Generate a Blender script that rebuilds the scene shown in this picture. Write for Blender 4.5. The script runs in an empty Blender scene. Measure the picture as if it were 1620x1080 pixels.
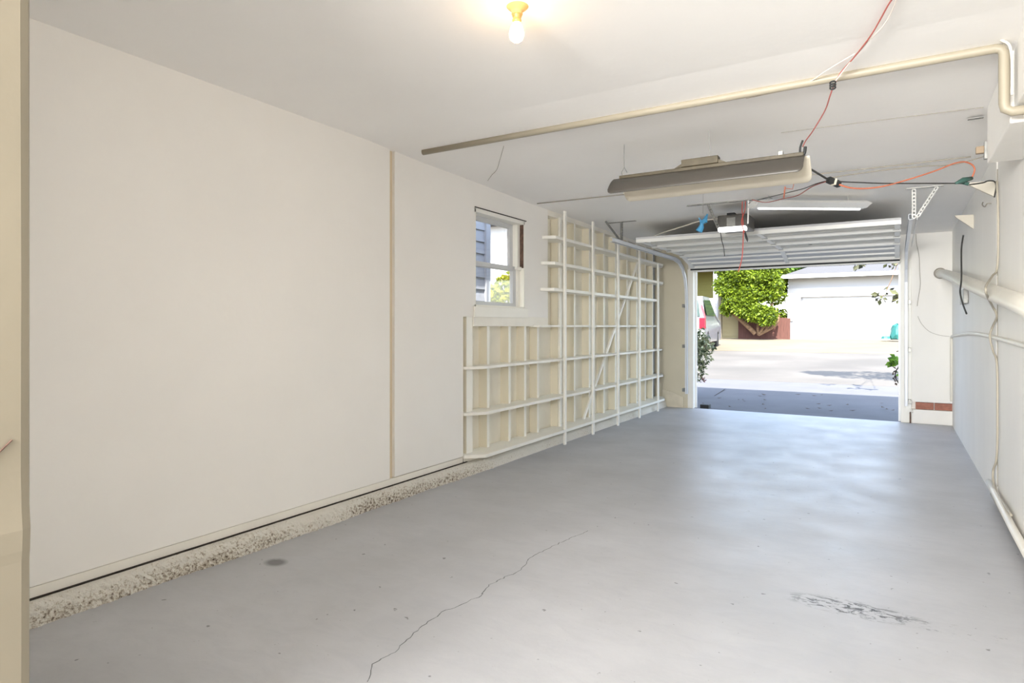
import bpy, bmesh, math, random
from mathutils import Vector, Matrix
random.seed(7)
S = bpy.context.scene
C = S.collection

# ------------------------------------------------------------------ camera
FPX = 1000.0
YAW = math.atan2(607, 1000.0)
EYE = 1.22
cam = bpy.data.cameras.new('camera'); camo = bpy.data.objects.new('camera', cam); C.objects.link(camo)
cam.sensor_width = 36; cam.lens = FPX/1620*36; cam.shift_y = -24/1620
cam.clip_start = 0.02; cam.clip_end = 400
camo.location = (0, 0, EYE); camo.rotation_euler = (math.pi/2, 0, YAW)
S.camera = camo

# ------------------------------------------------------------------ sky, sun, added fill light
W = bpy.data.worlds.new('sky'); S.world = W; W.use_nodes = True
wn = W.node_tree.nodes; wl = W.node_tree.links
sky = wn.new('ShaderNodeTexSky'); sky.sky_type = 'NISHITA'; sky.sun_disc = False
sky.sun_elevation = math.radians(46); sky.sun_rotation = math.radians(164)
hs = wn.new('ShaderNodeHueSaturation'); hs.inputs['Saturation'].default_value = .75; wl.new(sky.outputs[0], hs.inputs['Color']); wl.new(hs.outputs[0], wn['Background'].inputs[0]); wn['Background'].inputs[1].default_value = 0.80
SUN_D = Vector((-.2, .68, -.74)).normalized()
sl = bpy.data.lights.new('sun', 'SUN'); sl.energy = 14.0; sl.angle = math.radians(.6); sl.color = (1, .95, .87)
so = bpy.data.objects.new('sun', sl); C.objects.link(so); so.location = (3, -4, 9)
so.rotation_euler = SUN_D.to_track_quat('-Z', 'Y').to_euler()
# added fill light behind the camera, standing in for daylight
al = bpy.data.lights.new('rear_fill', 'AREA'); al.shape = 'RECTANGLE'; al.size = 3.0; al.size_y = 1.0; al.spread = math.radians(85)
al.energy = 160; al.color = (1, .985, .965)
ao = bpy.data.objects.new('rear_fill', al); C.objects.link(ao); ao.location = (-1.25, -2.8, 1.9)
ao.rotation_euler = (math.radians(90), 0, 0)
ao.rotation_euler = Vector((-.05, 1, -.03)).to_track_quat('-Z', 'Y').to_euler()
S.cycles.diffuse_bounces = 10; S.cycles.max_bounces = 14
S.view_settings.view_transform = 'Standard'; S.view_settings.look = 'None'
S.view_settings.exposure = 0.50; S.view_settings.gamma = 1
S.view_settings.use_curve_mapping = False

# ------------------------------------------------------------------ helpers
def ray(px, py):
    t = (px-810)/FPX
    return (-math.sin(YAW)+t*math.cos(YAW), math.cos(YAW)+t*math.sin(YAW), -(py-516)/FPX)
def at(px, py, Y):
    v = ray(px, py); s = Y/v[1]; return Vector((v[0]*s, Y, EYE+v[2]*s))
def atx(px, py, X):
    v = ray(px, py); s = X/v[0]; return Vector((X, v[1]*s, EYE+v[2]*s))
def atz(px, py, Z):
    v = ray(px, py); s = (Z-EYE)/v[2]; return Vector((v[0]*s, v[1]*s, Z))

class MB:
    def __init__(s): s.b = bmesh.new()
    def box(s, x0, x1, y0, y1, z0, z1, bev=0.0):
        v = [s.b.verts.new(p) for p in ((x0,y0,z0),(x1,y0,z0),(x1,y1,z0),(x0,y1,z0),(x0,y0,z1),(x1,y0,z1),(x1,y1,z1),(x0,y1,z1))]
        fs = [s.b.faces.new([v[i] for i in q]) for q in ((0,3,2,1),(4,5,6,7),(0,1,5,4),(1,2,6,5),(2,3,7,6),(3,0,4,7))]
        if bev:
            es = set(e for f in fs for e in f.edges)
            bmesh.ops.bevel(s.b, geom=list(es), offset=bev, segments=2, affect='EDGES', profile=.5)
        return s
    def prism(s, pts, d):           # closed polygon pts swept by vector d
        d = Vector(d); a = [s.b.verts.new(Vector(p)) for p in pts]; c = [s.b.verts.new(Vector(p)+d) for p in pts]
        n = len(pts); s.b.faces.new(a[::-1]); s.b.faces.new(c)
        for i in range(n): s.b.faces.new((a[i], a[(i+1) % n], c[(i+1) % n], c[i]))
        return s
    def beam(s, p, q, w, h, up=(0,0,1)):
        p, q = Vector(p), Vector(q); t = (q-p).normalized(); r = t.cross(Vector(up))
        if r.length < 1e-4: r = t.cross(Vector((0,1,0)))
        r.normalize(); u = r.cross(t); 
        pts = [p+r*a*w/2+u*c*h/2 for a, c in ((-1,-1),(1,-1),(1,1),(-1,1))]
        return s.prism(pts, q-p)
    def tube(s, pts, r, n=8, closed=False):
        pts = [Vector(p) for p in pts]; rings = []
        prev = None
        for i, p in enumerate(pts):
            t = (pts[min(i+1, len(pts)-1)]-pts[max(i-1, 0)]).normalized()
            if prev is None:
                a = t.cross(Vector((0,0,1)))
                if a.length < .05: a = t.cross(Vector((1,0,0)))
            else: a = prev-t*prev.dot(t)
            a.normalize(); prev = a; c = t.cross(a)
            rr = r[i] if isinstance(r, (list, tuple)) else r
            rings.append([s.b.verts.new(p+(a*math.cos(k*2*math.pi/n)+c*math.sin(k*2*math.pi/n))*rr) for k in range(n)])
        for A, B in zip(rings, rings[1:]):
            for k in range(n): s.b.faces.new((A[k], A[(k+1) % n], B[(k+1) % n], B[k]))
        s.b.faces.new(rings[0][::-1]); s.b.faces.new(rings[-1])
        return s
    def lathe(s, prof, c, axis=(0,0,1), n=24):
        ax = Vector(axis).normalized(); a = ax.orthogonal().normalized(); b_ = ax.cross(a); c = Vector(c); rings = []
        for r, h in prof:
            if r < 1e-5: rings.append([s.b.verts.new(c+ax*h)])
            else: rings.append([s.b.verts.new(c+ax*h+(a*math.cos(k*2*math.pi/n)+b_*math.sin(k*2*math.pi/n))*r) for k in range(n)])
        for A, B in zip(rings, rings[1:]):
            for k in range(n):
                k2 = (k+1) % n
                if len(A) == 1 and len(B) == 1: continue
                if len(A) == 1: s.b.faces.new((A[0], B[k2], B[k]))
                elif len(B) == 1: s.b.faces.new((A[k], A[k2], B[0]))
                else: s.b.faces.new((A[k], A[k2], B[k2], B[k]))
        return s
    def quad(s, pts):
        s.b.faces.new([s.b.verts.new(Vector(p)) for p in pts]); return s
    def build(s, name, m, parent=None, smooth=False):
        bmesh.ops.recalc_face_normals(s.b, faces=s.b.faces)
        me = bpy.data.meshes.new(name); s.b.to_mesh(me); s.b.free()
        if m: me.materials.append(m)
        if smooth:
            for p in me.polygons: p.use_smooth = True
        o = bpy.data.objects.new(name, me); C.objects.link(o)
        if parent:
            o.parent = parent; o.matrix_parent_inverse = Matrix.Translation(-parent.location)
        return o
def tag(o, label=None, cat=None, group=None, kind=None):
    if label: o['label'] = label
    if cat: o['category'] = cat
    if group: o['group'] = group
    if kind: o['kind'] = kind
    return o
def empty(name, loc=(0,0,0)):
    o = bpy.data.objects.new(name, None); C.objects.link(o); o.location = loc; o.empty_display_size = .1; return o
def smooth_path(pts, sub=6):
    P = [Vector(p) for p in pts]; out = []
    for i in range(len(P)-1):
        p0, p1, p2, p3 = P[max(i-1,0)], P[i], P[i+1], P[min(i+2,len(P)-1)]
        for k in range(sub):
            t = k/sub
            out.append(.5*((2*p1)+(-p0+p2)*t+(2*p0-5*p1+4*p2-p3)*t*t+(-p0+3*p1-3*p2+p3)*t**3))
    out.append(P[-1]); return out

# ------------------------------------------------------------------ materials
def mat(name, col, rough=.6, metal=0, var=.0, vscale=3, bump=0, bscale=40, spec=.4, col2=None, stretch=(1,1,1), detail=4, emit=None, transl=0):
    m = bpy.data.materials.new(name); m.use_nodes = True; nt = m.node_tree; N = nt.nodes; L = nt.links
    b = N['Principled BSDF']; b.inputs['Roughness'].default_value = rough; b.inputs['Metallic'].default_value = metal
    b.inputs['Specular IOR Level'].default_value = spec
    b.inputs['Base Color'].default_value = (*col, 1)
    if var or bump or col2:
        tc = N.new('ShaderNodeTexCoord'); mp = N.new('ShaderNodeMapping'); mp.inputs['Scale'].default_value = stretch
        L.new(tc.outputs['Object'], mp.inputs[0])
    if var or col2:
        n = N.new('ShaderNodeTexNoise'); n.inputs['Scale'].default_value = vscale; n.inputs['Detail'].default_value = detail
        L.new(mp.outputs[0], n.inputs['Vector'])
        r = N.new('ShaderNodeValToRGB'); r.color_ramp.elements[0].position = .35; r.color_ramp.elements[1].position = .65
        c2 = col2 if col2 else tuple(c*(1-var) for c in col)
        r.color_ramp.elements[0].color = (*c2, 1); r.color_ramp.elements[1].color = (*col, 1)
        L.new(n.outputs['Fac'], r.inputs[0]); L.new(r.outputs[0], b.inputs['Base Color'])
    if bump:
        n2 = N.new('ShaderNodeTexNoise'); n2.inputs['Scale'].default_value = bscale; n2.inputs['Detail'].default_value = 5
        L.new(mp.outputs[0], n2.inputs['Vector'])
        bp = N.new('ShaderNodeBump'); bp.inputs['Strength'].default_value = bump; bp.inputs['Distance'].default_value = .01
        L.new(n2.outputs['Fac'], bp.inputs['Height']); L.new(bp.outputs[0], b.inputs['Normal'])
    if emit:
        b.inputs['Emission Color'].default_value = (*emit[0], 1); b.inputs['Emission Strength'].default_value = emit[1]
    return m
def srgb(r, g, b):
    f = lambda c: (c/255/12.92) if c/255 <= .04045 else ((c/255+.055)/1.055)**2.4
    return (f(r), f(g), f(b))
M = {}
M['wall'] = mat('cream_wall_paint', srgb(243,240,235), .55, var=.03, vscale=1.5, bump=.08, bscale=25)
M['wallr'] = mat('white_rough_wall_paint', srgb(243,241,236), .55, var=.05, vscale=2, bump=.25, bscale=18, stretch=(1,1,.35))
M['ceil'] = mat('white_ceiling_paint', srgb(250,248,245), .7, var=.03, vscale=1.2, bump=.12, bscale=14)
M['wood'] = mat('cream_painted_wood', srgb(240,236,226), .5, var=.04, vscale=6, bump=.1, bscale=30, stretch=(1,1,.3))
M['woodw'] = mat('white_painted_wood', srgb(244,242,234), .45, var=.03, vscale=6)
M['sheath'] = mat('cream_painted_sheathing', srgb(240,237,226), .6, var=.06, vscale=5, bump=.15, bscale=22)
M['bracket'] = mat('dull_cream_bracket', srgb(206,200,186), .6)
M['creamcable'] = mat('cream_cable', srgb(172,165,150), .5)
M['pipe'] = mat('cream_painted_pipe', srgb(160,152,134), .45, var=.04, vscale=8)
M['pipew'] = mat('white_painted_pipe', srgb(228,224,213), .4, var=.04, vscale=8)
M['pier'] = mat('tan_painted_pier', srgb(136,128,112), .6, var=.06, vscale=3, bump=.15, bscale=12)
M['white'] = mat('white_enamel', srgb(245,245,243), .35)
M['doorw'] = mat('white_steel_door', srgb(236,236,232), .35, var=.02, vscale=3)
M['doorskin'] = mat('shade_grey_door_skin', srgb(198,199,200), .45, var=.05, vscale=3)  # grey skin against white ribs puts the rib shading into the colour
M['trackm'] = mat('bluish_galvanised_track', srgb(222,226,232), .35, metal=.1)
M['galv'] = mat('galvanised_steel', srgb(150,150,146), .4, metal=.7, var=.2, vscale=30)
M['dark'] = mat('dark_rubber', srgb(40,42,42), .6)
M['gap'] = mat('dark_gap', srgb(48,40,34), .9)
M['shade'] = mat('grey_brown_enamel', srgb(82,78,72), .4, var=.12, vscale=3)
M['shadein'] = mat('aged_cream_enamel', srgb(222,214,196), .45, var=.06, vscale=4)
M['ballast'] = mat('brown_ballast_box', srgb(92,84,66), .5, var=.3, vscale=20)
M['porcelain'] = mat('cream_porcelain', srgb(206,164,108), .25)
M['bulb'] = mat('lit_bulb', (1,.9,.7), .3, emit=((1,.64,.30), 30))
M['orange'] = mat('orange_cord', srgb(192,112,84), .5)
M['rope'] = mat('red_rope', srgb(204,92,82), .7)
M['redw'] = mat('red_wire', srgb(178,96,88), .5)
M['whitew'] = mat('white_wire', srgb(236,228,218), .5)
M['blackw'] = mat('black_wire', srgb(52,52,50), .5)
M['greyw'] = mat('grey_cable', srgb(150,144,132), .5)
M['teal'] = mat('dark_green_plug', srgb(58,92,84), .5)
M['blue'] = mat('blue_glove', srgb(72,150,196), .5)
M['opener'] = mat('dark_opener_housing', srgb(92,90,86), .4, var=.25, vscale=14)
M['lens'] = mat('white_opener_lens', srgb(248,248,246), .3)
M['lit'] = mat('lit_white_lens', srgb(248,248,246), .3, emit=((1,1,.98), 1.6))
M['brick'] = mat('red_brick', srgb(178,122,104), .8, var=.25, vscale=20, bump=.3)
M['conc'] = mat('painted_concrete', srgb(226,218,198), .8, var=.12, vscale=9, bump=.5, bscale=25)
M['greyboard'] = mat('grey_blue_board', srgb(178,186,196), .7, var=.25, vscale=8, stretch=(1,3,1))
M['sash'] = mat('grey_white_sash', srgb(208,210,212), .4)
M['brownj'] = mat('weathered_jamb', srgb(112,86,74), .8, var=.5, vscale=30)
M['lap'] = mat('pale_blue_grey_siding', srgb(140,143,150), .6)
M['whitehouse'] = mat('white_stucco', srgb(172,172,175), .8)
M['olive'] = mat('olive_siding', srgb(112,106,50), .7)
M['beigeh'] = mat('beige_siding', srgb(142,130,96), .7)
M['asph'] = mat('street_asphalt', srgb(96,92,86), .9, var=.3, vscale=.45, bump=.2, bscale=60)
M['drive'] = mat('driveway_concrete', srgb(93,93,96), .85, var=.12, vscale=2, bump=.2, bscale=60)
M['dirt'] = mat('pale_dry_dirt', srgb(112,103,86), .95, var=.2, vscale=.7)
M['roof'] = mat('grey_roof_shingle', srgb(78,78,80), .9, var=.12, vscale=20)
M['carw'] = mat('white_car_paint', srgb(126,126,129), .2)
M['glassd'] = mat('dark_car_glass', srgb(52,66,60), .1)
M['tail'] = mat('red_tail_lamp', srgb(150,30,44), .2)
M['tire'] = mat('tyre_rubber', srgb(34,34,34), .8)
M['bark'] = mat('brown_bark', srgb(124,98,74), .9, var=.4, vscale=12, bump=.5)
M['fence'] = mat('red_brown_fence', srgb(84,52,44), .8, var=.3, vscale=6, stretch=(6,1,.5))
M['tealbag'] = mat('teal_plastic', srgb(36,92,88), .5)
M['terra'] = mat('terracotta', srgb(170,120,86), .8)
M['leafdebris'] = mat('dry_leaf', srgb(70,56,44), .9)
def leafmat(name, c1, c2, tr=.35):
    m = bpy.data.materials.new(name); m.use_nodes = True; N = m.node_tree.nodes; L = m.node_tree.links
    b = N['Principled BSDF']; b.inputs['Roughness'].default_value = .5; b.inputs['Specular IOR Level'].default_value = .3
    g = N.new('ShaderNodeNewGeometry'); r = N.new('ShaderNodeValToRGB')
    r.color_ramp.elements[0].color = (*c1, 1); r.color_ramp.elements[1].color = (*c2, 1)
    L.new(g.outputs['Random Per Island'], r.inputs[0]); L.new(r.outputs[0], b.inputs['Base Color'])
    t = N.new('ShaderNodeBsdfTranslucent'); L.new(r.outputs[0], t.inputs[0])
    mx = N.new('ShaderNodeMixShader'); mx.inputs[0].default_value = tr
    L.new(b.outputs[0], mx.inputs[1]); L.new(t.outputs[0], mx.inputs[2]); L.new(mx.outputs[0], N['Material Output'].inputs[0])
    return m
M['leaf'] = leafmat('bright_green_leaves', srgb(42,62,10), srgb(126,146,36))
M['leafy'] = leafmat('yellow_green_leaves', srgb(84,94,10), srgb(146,140,24))
M['leafv'] = leafmat('variegated_leaves', srgb(44,62,34), srgb(176,178,138), .2)
M['leafg'] = leafmat('mid_green_leaves', srgb(70,104,40), srgb(130,170,60))
M['glass'] = None
def glassmat():
    m = bpy.data.materials.new('window_glass'); m.use_nodes = True; N = m.node_tree.nodes; L = m.node_tree.links
    N.remove(N['Principled BSDF'])
    t = N.new('ShaderNodeBsdfTransparent'); g = N.new('ShaderNodeBsdfGlossy'); g.inputs['Roughness'].default_value = .02
    mx = N.new('ShaderNodeMixShader'); mx.inputs[0].default_value = .05; L.new(t.outputs[0], mx.inputs[1]); L.new(g.outputs[0], mx.inputs[2])
    L.new(mx.outputs[0], N['Material Output'].inputs[0]); return m
M['glass'] = glassmat()

def floor_mat():
    m = bpy.data.materials.new('blue_grey_floor_paint'); m.use_nodes = True; nt = m.node_tree; N = nt.nodes; L = nt.links
    b = N['Principled BSDF']; b.inputs['Specular IOR Level'].default_value = .42
    tc = N.new('ShaderNodeTexCoord')
    def noise(scale, detail, stretch=(1,1,1), rough=.55, dist=0):
        mp = N.new('ShaderNodeMapping'); mp.inputs['Scale'].default_value = stretch; L.new(tc.outputs['Object'], mp.inputs[0])
        n = N.new('ShaderNodeTexNoise'); n.inputs['Scale'].default_value = scale; n.inputs['Detail'].default_value = detail
        n.inputs['Roughness'].default_value = rough; n.inputs['Distortion'].default_value = dist
        L.new(mp.outputs[0], n.inputs['Vector']); return n.outputs['Fac']
    def ramp(v, a, c):
        r = N.new('ShaderNodeMapRange'); r.inputs[1].default_value = a; r.inputs[2].default_value = c; L.new(v, r.inputs[0]); return r.outputs[0]
    def math_(op, a, c):
        n = N.new('ShaderNodeMath'); n.operation = op
        for i, v in enumerate((a, c)):
            if isinstance(v, (int, float)): n.inputs[i].default_value = v
            else: L.new(v, n.inputs[i])
        return n.outputs[0]
    def mix(fac, a, c):
        n = N.new('ShaderNodeMix'); n.data_type = 'RGBA'
        L.new(fac, n.inputs[0])
        for i, v in ((6, a), (7, c)):
            if isinstance(v, tuple): n.inputs[i].default_value = (*v, 1)
            else: L.new(v, n.inputs[i])
        return n.outputs[2]
    base = mix(ramp(noise(1.1, 6, (1, 1, 1)), .35, .68), srgb(172,173,176), srgb(189,190,194))
    base = mix(math_('MULTIPLY', ramp(noise(7, 8, (.6, 1.5, 1), .75, .9), .45, .8), .38), base, srgb(156,158,165))
    # small chips where the paint has flaked
    base = mix(ramp(noise(22, 2, (1, 1, 1)), .72, .76), base, srgb(118,118,120))
    base = mix(ramp(noise(48, 2, (1, 1, 1)), .74, .78), base, srgb(128,128,130))
    # flaked patch (oriented across the floor) and smaller worn patches
    for (cx, cy, rx, ry, lo, col) in ((-.16, 3.10, .30, .10, .50, srgb(72,72,74)), (-.75, 5.2, .75, .7, .62, srgb(150,150,156)), (-2.74, 2.16, .075, .06, .30, srgb(112,112,114)), (.1, 3.1, .5, .08, .6, srgb(120,120,122))):
        mp = N.new('ShaderNodeMapping'); mp.inputs['Location'].default_value = (-cx/rx, -cy/ry, 0); mp.inputs['Scale'].default_value = (1/rx, 1/ry, 0)
        L.new(tc.outputs['Object'], mp.inputs[0])
        ln = N.new('ShaderNodeVectorMath'); ln.operation = 'LENGTH'; L.new(mp.outputs[0], ln.inputs[0])
        inside = ramp(ln.outputs['Value'], 1.0, .5)
        blot = ramp(noise(24, 5, (.7, 1.6, 1), .7, .8), lo, lo+.05)
        base = mix(math_('MULTIPLY', inside, blot), base, col)
    L.new(base, b.inputs['Base Color'])
    rr = N.new('ShaderNodeMapRange'); rr.inputs[1].default_value = .3; rr.inputs[2].default_value = .7; rr.inputs[3].default_value = .36; rr.inputs[4].default_value = .47
    L.new(noise(3, 5), rr.inputs[0]); L.new(rr.outputs[0], b.inputs['Roughness'])
    bp = N.new('ShaderNodeBump'); bp.inputs['Strength'].default_value = .25; bp.inputs['Distance'].default_value = .01
    L.new(noise(7, 8, (1,1,1), .6), bp.inputs['Height']); L.new(bp.outputs[0], b.inputs['Normal'])
    return m
M['floor'] = floor_mat()
def curb_mat():
    m = bpy.data.materials.new('rough_aggregate_curb'); m.use_nodes = True; N = m.node_tree.nodes; L = m.node_tree.links
    b = N['Principled BSDF']; b.inputs['Roughness'].default_value = .85
    tc = N.new('ShaderNodeTexCoord')
    v = N.new('ShaderNodeTexNoise'); v.inputs['Scale'].default_value = 70; v.inputs['Detail'].default_value = 4; v.inputs['Roughness'].default_value = .7
    L.new(tc.outputs['Object'], v.inputs['Vector'])
    big = N.new('ShaderNodeTexNoise'); big.inputs['Scale'].default_value = 2.2; L.new(tc.outputs['Object'], big.inputs['Vector'])
    sm = N.new('ShaderNodeMath'); sm.operation = 'MULTIPLY_ADD'; L.new(big.outputs['Fac'], sm.inputs[0]); sm.inputs[1].default_value = .35; L.new(v.outputs['Fac'], sm.inputs[2])
    # chipping fades out past the shelving where the curb was repainted
    sx = N.new('ShaderNodeSeparateXYZ'); L.new(tc.outputs['Object'], sx.inputs[0])
    mr = N.new('ShaderNodeMapRange'); mr.inputs[1].default_value = 4.3; mr.inputs[2].default_value = 5.0; mr.inputs[3].default_value = 0; mr.inputs[4].default_value = -.14
    L.new(sx.outputs['Y'], mr.inputs[0])
    zr = N.new('ShaderNodeMapRange'); zr.inputs[1].default_value = .04; zr.inputs[2].default_value = .085; zr.inputs[3].default_value = 0; zr.inputs[4].default_value = -.12
    L.new(sx.outputs['Z'], zr.inputs[0])
    a1 = N.new('ShaderNodeMath'); a1.operation = 'ADD'; L.new(mr.outputs[0], a1.inputs[0]); L.new(zr.outputs[0], a1.inputs[1])
    a2 = N.new('ShaderNodeMath'); a2.operation = 'ADD'; L.new(a1.outputs[0], a2.inputs[0]); L.new(sm.outputs[0], a2.inputs[1])
    r = N.new('ShaderNodeValToRGB'); e = r.color_ramp.elements
    e[0].position = .63; e[0].color = (*srgb(240,236,226), 1); e[1].position = .86; e[1].color = (*srgb(96,80,64), 1)
    k = e.new(.73); k.color = (*srgb(208,198,180), 1)
    L.new(a2.outputs[0], r.inputs[0]); L.new(r.outputs[0], b.inputs['Base Color'])
    bp = N.new('ShaderNodeBump'); bp.inputs['Strength'].default_value = .9; bp.inputs['Distance'].default_value = .02
    L.new(v.outputs['Fac'], bp.inputs['Height']); L.new(bp.outputs[0], b.inputs['Normal'])
    return m
M['curb'] = curb_mat()

# ------------------------------------------------------------------ room shell
XL, XR, YB = -3.05, .60, 9.45          # left panel face, right wall face, front (door) wall inner face
fl = MB().box(-3.3, .8, -3.0, YB+.03, -.12, 0).build('floor', M['floor']); tag(fl, 'blue-grey painted concrete garage floor', None, kind='structure')
# hairline crack in the slab
cp = [atz(x, y, 0) for x, y in ((583,1078),(592,1050),(625,1030),(645,1012),(668,990),(700,968),(725,958),(762,942),(775,925),(800,912),(818,906),(840,882),(872,865),(905,850),(935,838))]
pts = []
for p, q in zip(cp, cp[1:]):
    n = max(3, int((q-p).length/.02))
    for k in range(n):
        c = p.lerp(q, k/n); pts.append(Vector((c.x+random.uniform(-.006,.006), c.y+random.uniform(-.006,.006), .0006)))
cb = MB()
for i in range(len(pts)-1):
    w = .0011+.0012*random.random(); cb.quad([pts[i]+Vector((-w,0,0)), pts[i]+Vector((w,0,0)), pts[i+1]+Vector((w,0,0)), pts[i+1]+Vector((-w,0,0))])
cb.build('crack', mat('crack_dirt', srgb(98,98,100), .9), fl)

# ceiling with its slight steps
prof = [(-3.0,2.515),(3.15,2.478),(3.7,2.455),(4.34,2.447),(5.40,2.42),(YB+.2,2.385)]
cm = MB(); cm.prism([(-3.3,y,z) for y, z in prof]+[(-3.3,YB+.2,2.6),(-3.3,-3.0,2.6)], (4.2,0,0))
ceil = cm.build('ceiling', M['ceil']); MB().tube([(-.62,4.31,2.4475),(-.1,4.35,2.4465),(.42,4.39,2.4445)],.0025,5).build('crack', M['greyw'], ceil); tag(ceil, 'white painted garage ceiling', kind='structure')

# left wall: studs, sheathing, panels
WL = empty('wall_left', (-3.1, 4.5, 0)); tag(WL, 'cream painted left wall, panelled near and open studs beyond', kind='structure')
WY0, WY1, WZ0, WZ1 = 4.42, 5.27, 1.385, 2.225     # window opening
sh = MB()
sh.box(-3.19,-3.15,.3,WY0,0,2.55); sh.box(-3.19,-3.15,WY1,9.10,0,2.55)
sh.box(-3.19,-3.15,WY0,WY1,0,WZ0); sh.box(-3.19,-3.15,WY0,WY1,WZ1,2.55)
sh.build('sheathing', M['sheath'], WL)
MB().box(-3.20,-3.155,9.10,9.40,0,2.55).build('grey_board', M['greyboard'], WL)
MB().box(-3.1548,-3.150,9.27,9.33,.16,2.3).build('dark_gap', M['gap'], WL)
MB().box(-3.24,-3.20,9.36,9.55,0,2.55).build('dark_gap', M['gap'], WL)
M['studshade'] = mat('shade_toned_stud_side', srgb(228,221,202), .6, var=.06, vscale=6, stretch=(1,1,.3))  # tan on the side faces only, painting in the shade they lie in
def stud(y0, y1, z0, z1, x0=-3.15, x1=-3.06):
    o = MB().box(x0,x1,y0,y1,z0,z1,.002).build('stud', M['woodw'], WL); o.data.materials.append(M['studshade'])
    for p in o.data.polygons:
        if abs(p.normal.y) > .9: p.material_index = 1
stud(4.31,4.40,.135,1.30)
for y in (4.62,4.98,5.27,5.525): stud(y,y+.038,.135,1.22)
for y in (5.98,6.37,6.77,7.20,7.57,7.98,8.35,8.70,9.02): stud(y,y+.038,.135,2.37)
MB().box(-3.15,-3.055,5.72,9.44,2.36,2.43).build('top_plate', M['wood'], WL)
MB().box(-3.15,-3.055,4.27,9.44,.085,.135).build('bottom_plate', M['wood'], WL)
MB().box(-3.15,-3.055,.3,4.25,.095,.14,.002).build('bottom_plate', M['wood'], WL)
MB().box(-3.15,-3.05,4.40,5.74,1.22,1.31,.002).build('window_header_rail', M['wood'], WL)
MB().box(-3.13,XL,.3,3.365,.143,2.56,.002).build('wall_panel', M['wall'], WL)
MB().box(-3.13,XL,3.415,4.25,.146,2.5,.002).build('wall_panel', M['wall'], WL)
MB().box(-3.13,-3.075,3.365,3.415,.10,2.5).build('joint_strip', mat('tan_joint_strip', srgb(214,198,172), .6), WL)
pn = MB(); pn.box(-3.145,XL-.004,4.25,WY0,1.30,2.5); pn.box(-3.145,XL-.004,WY1,5.74,1.30,2.5)
pn.box(-3.145,XL-.004,WY0,WY1,WZ1,2.5); pn.box(-3.145,XL-.004,WY0,WY1,1.30,WZ0)
pn.build('wall_panel', M['wall'], WL)
# let-in diagonal brace
MB().beam((-3.05,6.60,.16),(-3.05,8.36,2.09),.035,.02,up=(1,0,0)).build('diagonal_brace', M['woodw'], WL)
# curb with rough broken face
b = bmesh.new(); ny = 420; rows = [(-3.2,.092),(-3.03,.092),(-3.0,.088),(-2.985,.075),(-2.978,.055),(-2.974,.035),(-2.972,.018),(-2.968,-.01)]
grid = []
for j in range(ny+1):
    y = .3+(9.44-.3)*j/ny; k = 1 if y < 4.6 else .35
    row = []
    for i, (x, z) in enumerate(rows):
        a = .007*k if i >= 2 else .001
        row.append(b.verts.new((x+random.uniform(-a,a)+ (.008*math.sin(y*3.1)+.005*math.sin(y*9.7))*k*(i>=2), y, z+random.uniform(-a,a)*.4)))
    grid.append(row)
for A, B in zip(grid, grid[1:]):
    for i in range(len(rows)-1): b.faces.new((A[i],A[i+1],B[i+1],B[i]))
cu = MB(); cu.b.free(); cu.b = b
cu.build('curb', M['curb'], WL)
MB().box(-3.2,-3.04,.3,4.3,.088,.0965).build('dark_gap', M['gap'], WL)

# near-left pier
pb = MB(); 
zs = [0,.3,.6,.78,.80,.84,.88,.95,1.3,1.8,2.3,2.5]
offs = [.0,.002,.002,.003,.006,.008,.003,.0,.002,-.002,.003,.003]
b = pb.b; ring = []
for z, o in zip(zs, offs):
    base = [(-3.0,.12),(-1.405+o*.5,.12),(-1.402+o,.38),(-1.402+o,.535),(-1.408+o,.550),(-1.425,.558),(-3.0,.558)]
    ring.append([b.verts.new((x,y,z)) for x, y in base])
for A, B in zip(ring, ring[1:]):
    n = len(A)
    for i in range(n): b.faces.new((A[i],A[(i+1)%n],B[(i+1)%n],B[i]))
b.faces.new(ring[0]); b.faces.new(ring[-1])
pier = pb.build('wall_pier', M['pier'], None, smooth=False); tag(pier, 'tan painted wall pier at the near left edge', kind='structure')
ck = MB().tube([(-1.400,.42,.905),(-1.3985,.46,.95),(-1.399,.52,1.01)], .0018, 5); ck.build('crack', M['brownj'], pier)

# right wall
wr = MB(); wr.box(XR,.8,-3.0,5.44,0,2.56); wr.box(XR-.006,.8,5.455,9.6,0,2.56); wr.box(XR+.008,.8,5.44,5.455,0,2.56)
wr = wr.build('wall_right', M['wallr']); MB().box(XR-.004,XR+.008,5.441,5.454,.12,2.3).build('seam_strip', M['greyw'], wr); tag(wr, 'white painted right wall with patched seams', kind='structure')
bx = MB().box(.44,XR,3.60,4.42,2.135,2.5,.006); bx.box(.455,XR,-1.0,3.60,2.19,2.52,.004)
bx = bx.build('soffit_box', M['wallr']); tag(bx, 'boxed soffit along the top of the right wall', kind='structure')
# front wall around the garage door
wf = MB()
wf.box(.17,.8,YB,YB+.18,.27,2.5); wf.box(.17,.8,YB+.06,YB+.18,.17,.27); wf.box(.17,.8,YB-.02,YB+.18,0,.175,.006)
wf.box(-2.66,.17,YB+.02,YB+.18,2.065,2.5)
wf = wf.build('wall_front', M['wallr']); tag(wf, 'white wall around the garage door opening', kind='structure')
MB().box(-3.3,-2.66,YB,YB+.18,0,2.5).build('side_panel', mat('tan_cream_side_panel', srgb(216,208,186), .6, var=.05, vscale=3), wf)
for x0, x1 in ((.215,.405),(.415,.60)): MB().box(x0,x1,YB+.02,YB+.06,.178,.262,.004).build('brick', M['brick'], wf)
MB().prism([(-3.05,YB-.02,.0),(-2.72,YB-.02,0),(-2.72,YB-.02,.16),(-2.9,YB-.02,.23),(-3.05,YB-.02,.26)],(0,.03,0)).build('concrete_footing', M['conc'], wf)
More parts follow.
